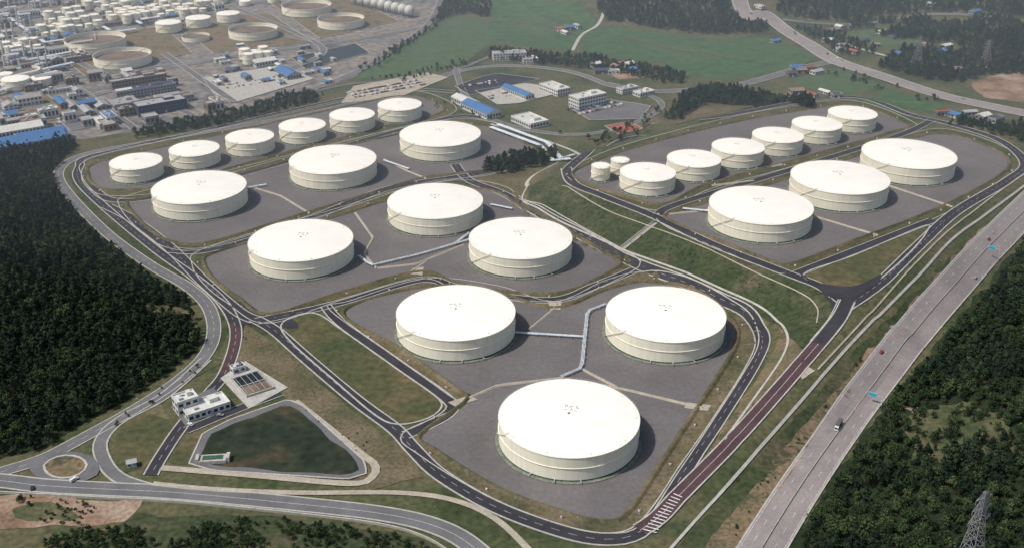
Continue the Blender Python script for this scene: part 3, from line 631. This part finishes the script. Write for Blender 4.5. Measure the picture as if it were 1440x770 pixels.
# ------------------------------------------------------------------ pylons
def pylon(x,y,Ht,rz=0):
    mb=MB(); lv=[0,.16,.3,.43,.54,.64,.73,.81,.88,.94,1]; wd=lambda t:(1-t)**1.15*5.5+.7
    for a,b in zip(lv[:-1],lv[1:]):
        wa,wb,za,zb=wd(a),wd(b),a*Ht,b*Ht; c=[(-1,-1),(1,-1),(1,1),(-1,1)]
        for k in range(4):
            p,q=c[k],c[(k+1)%4]
            mb.beam((p[0]*wa,p[1]*wa,za),(p[0]*wb,p[1]*wb,zb),.2); mb.beam((p[0]*wa,p[1]*wa,za),(q[0]*wb,q[1]*wb,zb),.12); mb.beam((q[0]*wa,q[1]*wa,za),(p[0]*wb,p[1]*wb,zb),.12); mb.beam((p[0]*wb,p[1]*wb,zb),(q[0]*wb,q[1]*wb,zb),.12)
    for t,l in((.7,8),(.82,7),(.93,6)):
        w=wd(t);z=t*Ht
        for s in(-1,1):
            for yy in(-w,w): mb.beam((s*w,yy,z),(s*l,0,z+.6),.14); mb.beam((s*w,yy,z+2),(s*l,0,z+.6),.12)
            mb.beam((s*l,0,z+.6),(s*l,0,z-1.8),.15)
    mb.obj('transmission_tower',[m_pyl],loc=(x,y,H(x,y)),rz=rz)
m_pyl=M('weathered_steel',[(.2,.2,.21),(.3,.3,.31)],.5,rough=.6)
x,y=P0(1388,684,56); pylon(x,y,56,.5)
x,y=g(1288,95); pylon(x,y,42,.2); x,y=g(1385,92); pylon(x,y,34,.2)
# ------------------------------------------------------------------ vehicles & lamps
def car_mesh(col,i,van=False):
    mb=MB(); m=flat('car_paint_%d'%i,col,.3)
    L,W=4.5,1.8
    pr=[(-2.25,.35),(-2.25,.85),(-1.9,.95),(-1.5,1.42),(.35,1.45),(1.0,.98),(2.1,.85),(2.25,.6),(2.25,.35)] if not van else [(-2.6,.35),(-2.6,1.9),(-2.4,2.0),(1.3,2.0),(1.9,1.15),(2.5,1.0),(2.6,.35)]
    n=len(pr); vs=[(x,-W/2,z) for x,z in pr]+[(x,W/2,z) for x,z in pr]
    mb.add(vs,[tuple(range(n)),tuple(range(2*n-1,n-1,-1))],0)
    for k in range(n): 
        j=(k+1)%n; glass=(not van and k in(2,4)) or (van and k==3)
        mb.add([vs[k],vs[j],vs[n+j],vs[n+k]],[(3,2,1,0)],1 if glass else 0)
    for s in(-1,1): mb.box(-.5 if not van else -.3,s*(W/2+.005),1.0 if not van else 1.3,1.36 if not van else 1.8,1.7,.02,0,1)
    for a in(-1.4,1.4):
        for s in(-1,1): mb.beam((a,s*.72,.33),(a,s*.93,.33),.33,2,10)
    return mb.mesh('car_mesh',[m,m_glass,m_tyre])
cars=[car_mesh(c,i,i==5) for i,c in enumerate([(.7,.7,.7),(.04,.04,.045),(.3,.31,.33),(.25,.04,.03),(.05,.1,.3),(.7,.7,.68)])]
def truck(u,v,rz,off,col=m_tpaint):
    x,y=g(u,v); mb=MB(); mb.box(-1.5,0,1.1,3.9,8,2.5,0,0); mb.box(3.9,0,.7,3.1,2.2,2.4,0,1); mb.box(4.95,0,1.8,2.8,.15,2.1,0,2); mb.box(0,0,.7,1.05,9,1.2,0,3)
    for a in(-4.3,-3,3.7):
        for s in(-1,1): mb.beam((a,s*.9,.5),(a,s*1.25,.5),.5,3,10)
    mb.obj('truck',[col,m_wallw,m_glass,m_tyre],loc=(x,y,H(x,y)+off),rz=rz)
def cars_on(q,n,offs,off):
    nr=normals(q,False)
    for i in range(n):
        k=random.randrange(5,len(q)-5); o=random.choice(offs); a,b=nr[k]; ang=math.atan2(-a,b)+(math.pi if o>0 else 0)
        x,y=q[k][0]+a*o,q[k][1]+b*o; inst('car',random.choice(cars),(x,y,H(x,y)+off+.02),ang)
cars_on(hq,4,[-7.6,-3.6,3.6,7.6],hoff); cars_on(hq2,14,[-8,-5,5,8],hoff2)
truck(1178,602,-2.1,hoff)
def lot(us,vs,dx,dy,nx,ny,fill,ang):
    c=g(us,vs); ca,sa=math.cos(ang),math.sin(ang)
    for i in range(nx):
        for j in range(ny):
            if random.random()<fill:
                a,b=i*dx,j*dy; x,y=c[0]+a*ca-b*sa,c[1]+a*sa+b*ca; inst('car',random.choice(cars),(x,y,H(x,y)+.6),ang+math.pi/2+random.uniform(-.04,.04))
lot(500,138,3.,11,34,3,.75,S); lot(815,162,3,11,22,3,.7,S); lot(320,125,3,14,26,2,.5,S); lot(690,140,3,9,14,2,.4,S); lot(80,175,3,14,22,2,.5,S); lot(655,126,3,9,20,2,.5,S)
for k,(u,v) in enumerate([(268,598),(310,585),(105,676),(46,688)]):
    x,y=g(u,v); inst('car',cars[(0,2,5,1)[k]],(x,y,H(x,y)+.75),random.uniform(0,3))
mb=MB(); mb.beam((0,0,0),(0,0,9),.09,0,6); mb.beam((0,0,9),(2.2,0,9.4),.06,0,5); mb.box(2.6,0,9.3,9.5,1.2,.4,0,0)
lamp=mb.mesh('street_lamp_mesh',[m_pyl])
def lamps(uv,off,sp=38):
    q=path(uv,step=sp); nr=normals(q,False)
    for (x,y),(a,b) in zip(q,nr):
        X,Y=x+a*off,y+b*off; inst('street_lamp',lamp,(X,Y,H(X,Y)),math.atan2(-b,-a)+(math.pi if off<0 else 0))
lamps([(710,274),(820,332),(890,370),(955,394),(1010,419),(1055,444),(1072,476),(1010,592),(935,708),(862,758),(700,714),(580,630),(500,562),(388,466)],-6)
lamps([(925,307),(1000,343),(1110,386)],-6); lamps([(1240,396),(1345,298),(1418,254)],-6); lamps([(128,262),(240,273),(390,232),(550,187)],6); lamps([(98,275),(210,372),(292,430),(288,500),(190,575)],6)
for k in range(4,len(hq)-4,9):
    a,b=normals(hq,False)[k]
    x,y=hq[k]; X,Y=x+a*12.5,y+b*12.5; inst('street_lamp',lamp,(X,Y,H(X,Y)),math.atan2(-b,-a))
# highway sign gantries
m_bsign=flat('sign_blue',(.03,.35,.5))
def gantry(u,v):
    x,y=g(u,v); k=int(np.argmin(np.hypot(hq[:,0]-x,hq[:,1]-y))); a,b=normals(hq,False)[k]; x,y=hq[k]; mb=MB()
    mb.beam((12.5,0,0),(12.5,0,7.2),.25); mb.beam((12.5,0,6.8),(3,0,6.8),.2); mb.box(6,-.3,5.2,8.2,5.5,.2,0,1); mb.box(6,-.42,5.35,8.05,5.2,.03,0,2)
    mb.obj('road_sign_gantry',[m_steel,m_white,m_bsign],loc=(x,y,H(x,y)),rz=math.atan2(b,a))
gantry(1232,567); gantry(1388,360)
# ------------------------------------------------------------------ trees
protos=bpy.data.collections.new('tree_kinds')
def tree_proto(name,kind,seed,n):
    r=random.Random(seed); mb=MB(); hgt=9 if kind=='pine' else 8
    mb_seg=[(0,0,-1,.28),(.1,.05,3,.22),(.0,.15,6,.14),(.1,.1,hgt-1,.06)]
    for a,b in zip(mb_seg[:-1],mb_seg[1:]):
        vs=[]
        for p in(a,b):
            for k in range(5): t=2*math.pi*k/5; vs.append((p[0]+p[3]*math.cos(t),p[1]+p[3]*math.sin(t),p[2]))
        mb.add(vs,[(k,(k+1)%5,5+(k+1)%5,5+k) for k in range(5)],0)
    lobes=[]
    if kind=='pine':
        for i in range(11):
            z=2.5+i*.62; R=(3.3*(1-(i/11.5)))+.5; t=r.uniform(0,6.3); o=R*.45; lobes.append((o*math.cos(t),o*math.sin(t),z,R*.62,R*.42))
    else:
        for i in range(9):
            t=r.uniform(0,6.3); o=r.uniform(.6,2.3); lobes.append((o*math.cos(t),o*math.sin(t),r.uniform(3.6,6.6),r.uniform(1.2,2.),r.uniform(.9,1.6)))
        lobes.append((0,0,6.9,1.9,1.3))
    for l in lobes: mb.beam((0,0,max(1.5,l[2]-1.4)),(l[0],l[1],l[2]),.07,0,3)
    for i in range(n):
        l=r.choice(lobes); t=r.uniform(0,6.283); cz=r.uniform(-.6,1); s=math.sqrt(1-cz*cz); rad=r.uniform(.7,1.08)
        d=Vector((s*math.cos(t),s*math.sin(t),cz)); c=Vector((l[0]+d.x*l[3]*rad,l[1]+d.y*l[3]*rad,l[2]+d.z*l[4]*rad))
        nn=(d+Vector((r.gauss(0,.5),r.gauss(0,.5),r.gauss(0,.5)))).normalized(); a=nn.orthogonal().normalized(); b=nn.cross(a); z=r.uniform(.3,.62)
        an=r.uniform(0,6.3); a2=a*math.cos(an)+b*math.sin(an); b2=nn.cross(a2)
        mb.add([tuple(c+a2*z),tuple(c+b2*z*.7),tuple(c-a2*z*.9),tuple(c-b2*z*.8)],[(0,1,2,3)],1)
    me=mb.mesh(name,[m_trunk,m_leafA if kind=='pine' else m_leafB]); o=bpy.data.objects.new(name,me); protos.objects.link(o)
for i in range(3): tree_proto('tree_kind_a%d'%i,'pine',i,330)
for i in range(3): tree_proto('tree_kind_b%d'%i,'broad',10+i,330)
def scatter_group():
    ng=bpy.data.node_groups.new('tree_scatter','GeometryNodeTree')
    ng.interface.new_socket('Geometry',in_out='INPUT',socket_type='NodeSocketGeometry'); ng.interface.new_socket('Geometry',in_out='OUTPUT',socket_type='NodeSocketGeometry')
    N=ng.nodes; L=ng.links; gi=N.new('NodeGroupInput'); go=N.new('NodeGroupOutput'); ip=N.new('GeometryNodeInstanceOnPoints'); ci=N.new('GeometryNodeCollectionInfo')
    ci.inputs['Collection'].default_value=protos; ci.inputs['Separate Children'].default_value=True; ci.inputs['Reset Children'].default_value=True
    def na(n,t):
        x=N.new('GeometryNodeInputNamedAttribute'); x.data_type=t; x.inputs['Name'].default_value=n; return x.outputs['Attribute']
    er=N.new('FunctionNodeEulerToRotation'); L.new(na('rotv','FLOAT_VECTOR'),er.inputs[0])
    L.new(gi.outputs[0],ip.inputs['Points']); L.new(ci.outputs[0],ip.inputs['Instance']); ip.inputs['Pick Instance'].default_value=True
    L.new(na('kind','INT'),ip.inputs['Instance Index']); L.new(er.outputs[0],ip.inputs['Rotation']); L.new(na('sclv','FLOAT_VECTOR'),ip.inputs['Scale']); L.new(ip.outputs[0],go.inputs[0])
    return ng
NG=scatter_group()
TOT=[0]
def inside(px,py,poly): return sdist(px,py,[tuple(p) for p in poly])
HW=[tuple(p) for p in hq2[::3]]+[tuple(p) for p in hq[::2]]
def forest(name,uv,sp,smin=.7,smax=1.3,broad=.3,excl=[],dens=1.,world=False,clump=0):
    poly=poly_world(uv,jit=4,world=world); x0,y0=poly.min(0); x1,y1=poly.max(0)
    X,Y=np.meshgrid(np.arange(x0,x1,sp),np.arange(y0,y1,sp)); X=X+rng.uniform(-.5,.5,X.shape)*sp; Y=Y+rng.uniform(-.5,.5,Y.shape)*sp
    k=inside(X,Y,poly)<0
    for e in excl:
        pe=poly_world(e,jit=12); k&=inside(X,Y,pe)>rng.uniform(-9,5,X.shape)
    k&=rng.random(X.shape)<dens
    if X.max()>100:
        dm=np.full(X.shape,1e9)
        for hx,hy in HW: dm=np.minimum(dm,np.hypot(X-hx,Y-hy))
        k&=dm>(13+3*smax+(2 if Y.max()>1300 else 0))
    X=X[k];Y=Y[k]
    if clump:
        c=np.array([noise.noise((a*.035,b*.035,7)) for a,b in zip(X,Y)]); kk=c>clump+rng.uniform(-.12,.12,len(X)); X=X[kk];Y=Y[kk]
    n=len(X)
    if n==0: return
    Z=np.array([H(a,b) for a,b in zip(X,Y)])
    me=bpy.data.meshes.new(name); me.from_pydata(np.stack([X,Y,Z],1).tolist(),[],[])
    cl=np.array([noise.noise((a*.02,b*.02,2)) for a,b in zip(X,Y)])
    kd=np.where(rng.random(n)+cl*.9<broad,3,0)+rng.integers(0,3,n)
    s=rng.uniform(smin,smax,n)*(1+.25*cl); sc=np.stack([s*rng.uniform(.85,1.2,n),s*rng.uniform(.85,1.2,n),s*rng.uniform(.85,1.15,n)],1)
    rv=np.stack([rng.normal(0,.06,n),rng.normal(0,.06,n),rng.uniform(0,6.28,n)],1)
    a=me.attributes.new('kind','INT','POINT'); a.data.foreach_set('value',kd.astype(np.int32))
    a=me.attributes.new('sclv','FLOAT_VECTOR','POINT'); a.data.foreach_set('vector',sc.ravel().astype(np.float32))
    a=me.attributes.new('rotv','FLOAT_VECTOR','POINT'); a.data.foreach_set('vector',rv.ravel().astype(np.float32))
    o=inst(name,me); md=o.modifiers.new('scatter','NODES'); md.node_group=NG; TOT[0]+=n
CLR=[(200,430),(235,425),(275,440),(284,462),(230,448)]
CLR2=[(1265,600),(1290,575),(1340,565),(1400,580),(1440,600),(1420,635),(1330,635),(1270,640)]
forest('pine_forest',LF,5.0,.65,1.4,.22,[CLR])
forest('pine_forest',[(1452,335),(1500,300),(1700,300),(1700,830),(1110,830),(1135,752),(1200,655),(1262,565),(1340,478),(1410,388)],5.4,.6,1.4,.45,[CLR2])
forest('scrub_patch',CLR2,5,.2,.9,.95,dens=.6)
forest('scrub_patch',[(1100,750),(1190,650),(1260,555),(1345,465),(1415,378),(1445,335),(1420,390),(1350,480),(1270,570),(1200,660),(1130,760)],4,.2,.6,.9)
forest('woodland',[(825,-20),(1010,-25),(1075,20),(1082,46),(1000,50),(850,30)],7,.9,1.4,.3)
forest('woodland',[(640,-20),(690,-20),(686,26),(655,20),(612,30),(622,0)],7.5,.8,1.3,.5)
forest('woodland',[(1060,-40),(1600,-40),(1600,14),(1440,26),(1300,18),(1180,30),(1100,24)],7.5,.9,1.4,.35)
forest('woodland',[(1235,96),(1270,66),(1340,78),(1440,42),(1520,36),(1520,102),(1390,106),(1350,117),(1300,112)],6.5,.9,1.4,.35)
forest('woodland',[(1110,40),(1170,48),(1240,75),(1180,80),(1130,56)],8,.7,1.3,.5,dens=.8)
forest('woodland',[(1240,30),(1440,28),(1440,48),(1340,74),(1290,58),(1230,52)],7,.9,1.3,.4,clump=-.18)
forest('woodland',[(1190,30),(1300,24),(1300,40),(1200,40)],7,.8,1.2,.5,clump=-.1)
forest('tree_line',[(690,72),(800,80),(900,92),(965,108),(965,118),(930,118),(850,100),(760,92),(688,84)],7,.8,1.3,.6)
forest('tree_line',[(505,112),(560,108),(650,86),(660,92),(570,116)],8,.5,.9,.8,dens=.7)
forest('woodland',[(932,168),(972,130),(1010,124),(1100,140),(1150,150),(1140,158),(1060,150),(990,146),(955,168)],5.2,.8,1.3,.3)
forest('tree_patch',[(676,240),(700,222),(740,216),(782,212),(786,224),(755,236),(700,246)],5,.7,1.2,.4)
forest('tree_line',[(188,188),(300,164),(430,130),(455,135),(440,146),(300,180),(190,196)],5.5,.6,1.1,.6)
forest('tree_line',[(820,200),(880,178),(930,150),(940,155),(900,190),(840,208)],7,.5,.9,.7,dens=.5)
forest('tree_line',[(505,100),(600,40),(625,0),(640,0),(612,42),(520,104)],7,.6,1.1,.7,dens=.6)
forest('tree_line',[(1150,88),(1240,116),(1330,144),(1300,146),(1220,122),(1140,98)],8,.5,1.0,.7,clump=.05)
forest('tree_line',[(560,150),(640,140),(700,165),(780,180),(860,172),(800,192),(700,178),(640,158)],9,.3,.7,.8,dens=.5,clump=.01)
forest('woodland',[(1330,176),(1400,182),(1520,170),(1560,240),(1470,215),(1410,192)],6.5,.6,1.2,.4)
forest('scrub_patch',[(130,745),(400,733),(540,748),(640,790),(560,830),(60,830),(60,765)],3.2,.15,.75,.95,clump=-.2)
forest('scrub_patch',[(1440,275),(1300,410),(1180,545),(1080,660),(1000,750),(1040,760),(1120,660),(1200,560),(1320,400),(1440,290)],4,.1,.4,.9,dens=.6,clump=.02)
forest('scrub_patch',[(900,330),(1100,405),(1150,440),(1110,450),(1000,398),(880,340)],5,.08,.22,.9,clump=.05)
forest('scrub_patch',[(20,700),(190,705),(190,735),(60,745)],4,.2,.5,.9,clump=.05)
forest('roadside_trees',[(150,596),(285,508),(300,512),(160,606)],6,.25,.5,.9,dens=.5)
forest('scrub_patch',[(340,470),(480,575),(590,668),(520,665),(430,580),(345,510)],6,.06,.2,.9,clump=.08)
forest('woodland',[(-700,100),(-100,215),(-300,205),(-700,400)],9,.8,1.3,.4)
print('trees',TOT[0])
# ------------------------------------------------------------------ haze, light, camera
mb=MB(); mb.box(0,3150,-20,320,8000,4900)
hz=bpy.data.materials.new('haze'); hz.use_nodes=True; N=hz.node_tree.nodes; N.clear(); o=N.new('ShaderNodeOutputMaterial'); vsn=N.new('ShaderNodeVolumeScatter'); vsn.inputs['Color'].default_value=(.74,.87,1,1); vsn.inputs['Density'].default_value=2.5e-4; vsn.inputs['Anisotropy'].default_value=.1
hz.node_tree.links.new(vsn.outputs[0],o.inputs['Volume'])
mb.obj('haze_air',[hz])
SE=math.radians(56); shx,shy=math.cos(math.radians(22)),math.sin(math.radians(22))   # shadow direction
sd=Vector((shx*math.cos(SE),shy*math.cos(SE),-math.sin(SE)))
sl=bpy.data.lights.new('sun','SUN'); sl.energy=3.5; sl.angle=math.radians(.6); sl.color=(1,.955,.885); so=bpy.data.objects.new('sun',sl); so.rotation_euler=sd.to_track_quat('-Z','Y').to_euler(); scene.collection.objects.link(so)
w=bpy.data.worlds.new('World'); scene.world=w; w.use_nodes=True; nt=w.node_tree; sk=nt.nodes.new('ShaderNodeTexSky'); sk.sky_type='NISHITA'; sk.sun_disc=False; sk.sun_elevation=SE; sk.sun_rotation=math.atan2(-shx,-shy); sk.dust_density=3.0
bg=nt.nodes['Background']; bg.inputs['Strength'].default_value=.11; nt.links.new(sk.outputs[0],bg.inputs[0])
cam=bpy.data.cameras.new('camera'); cam.sensor_width=36; cam.lens=F/1440*36; cam.clip_end=40000; cam.clip_start=1; co=bpy.data.objects.new('camera',cam); co.location=(0,0,CH); co.rotation_euler=(math.pi/2-TH,0,0); scene.collection.objects.link(co); scene.camera=co
scene.view_settings.view_transform='Standard'; scene.view_settings.look='None'; scene.view_settings.exposure=0
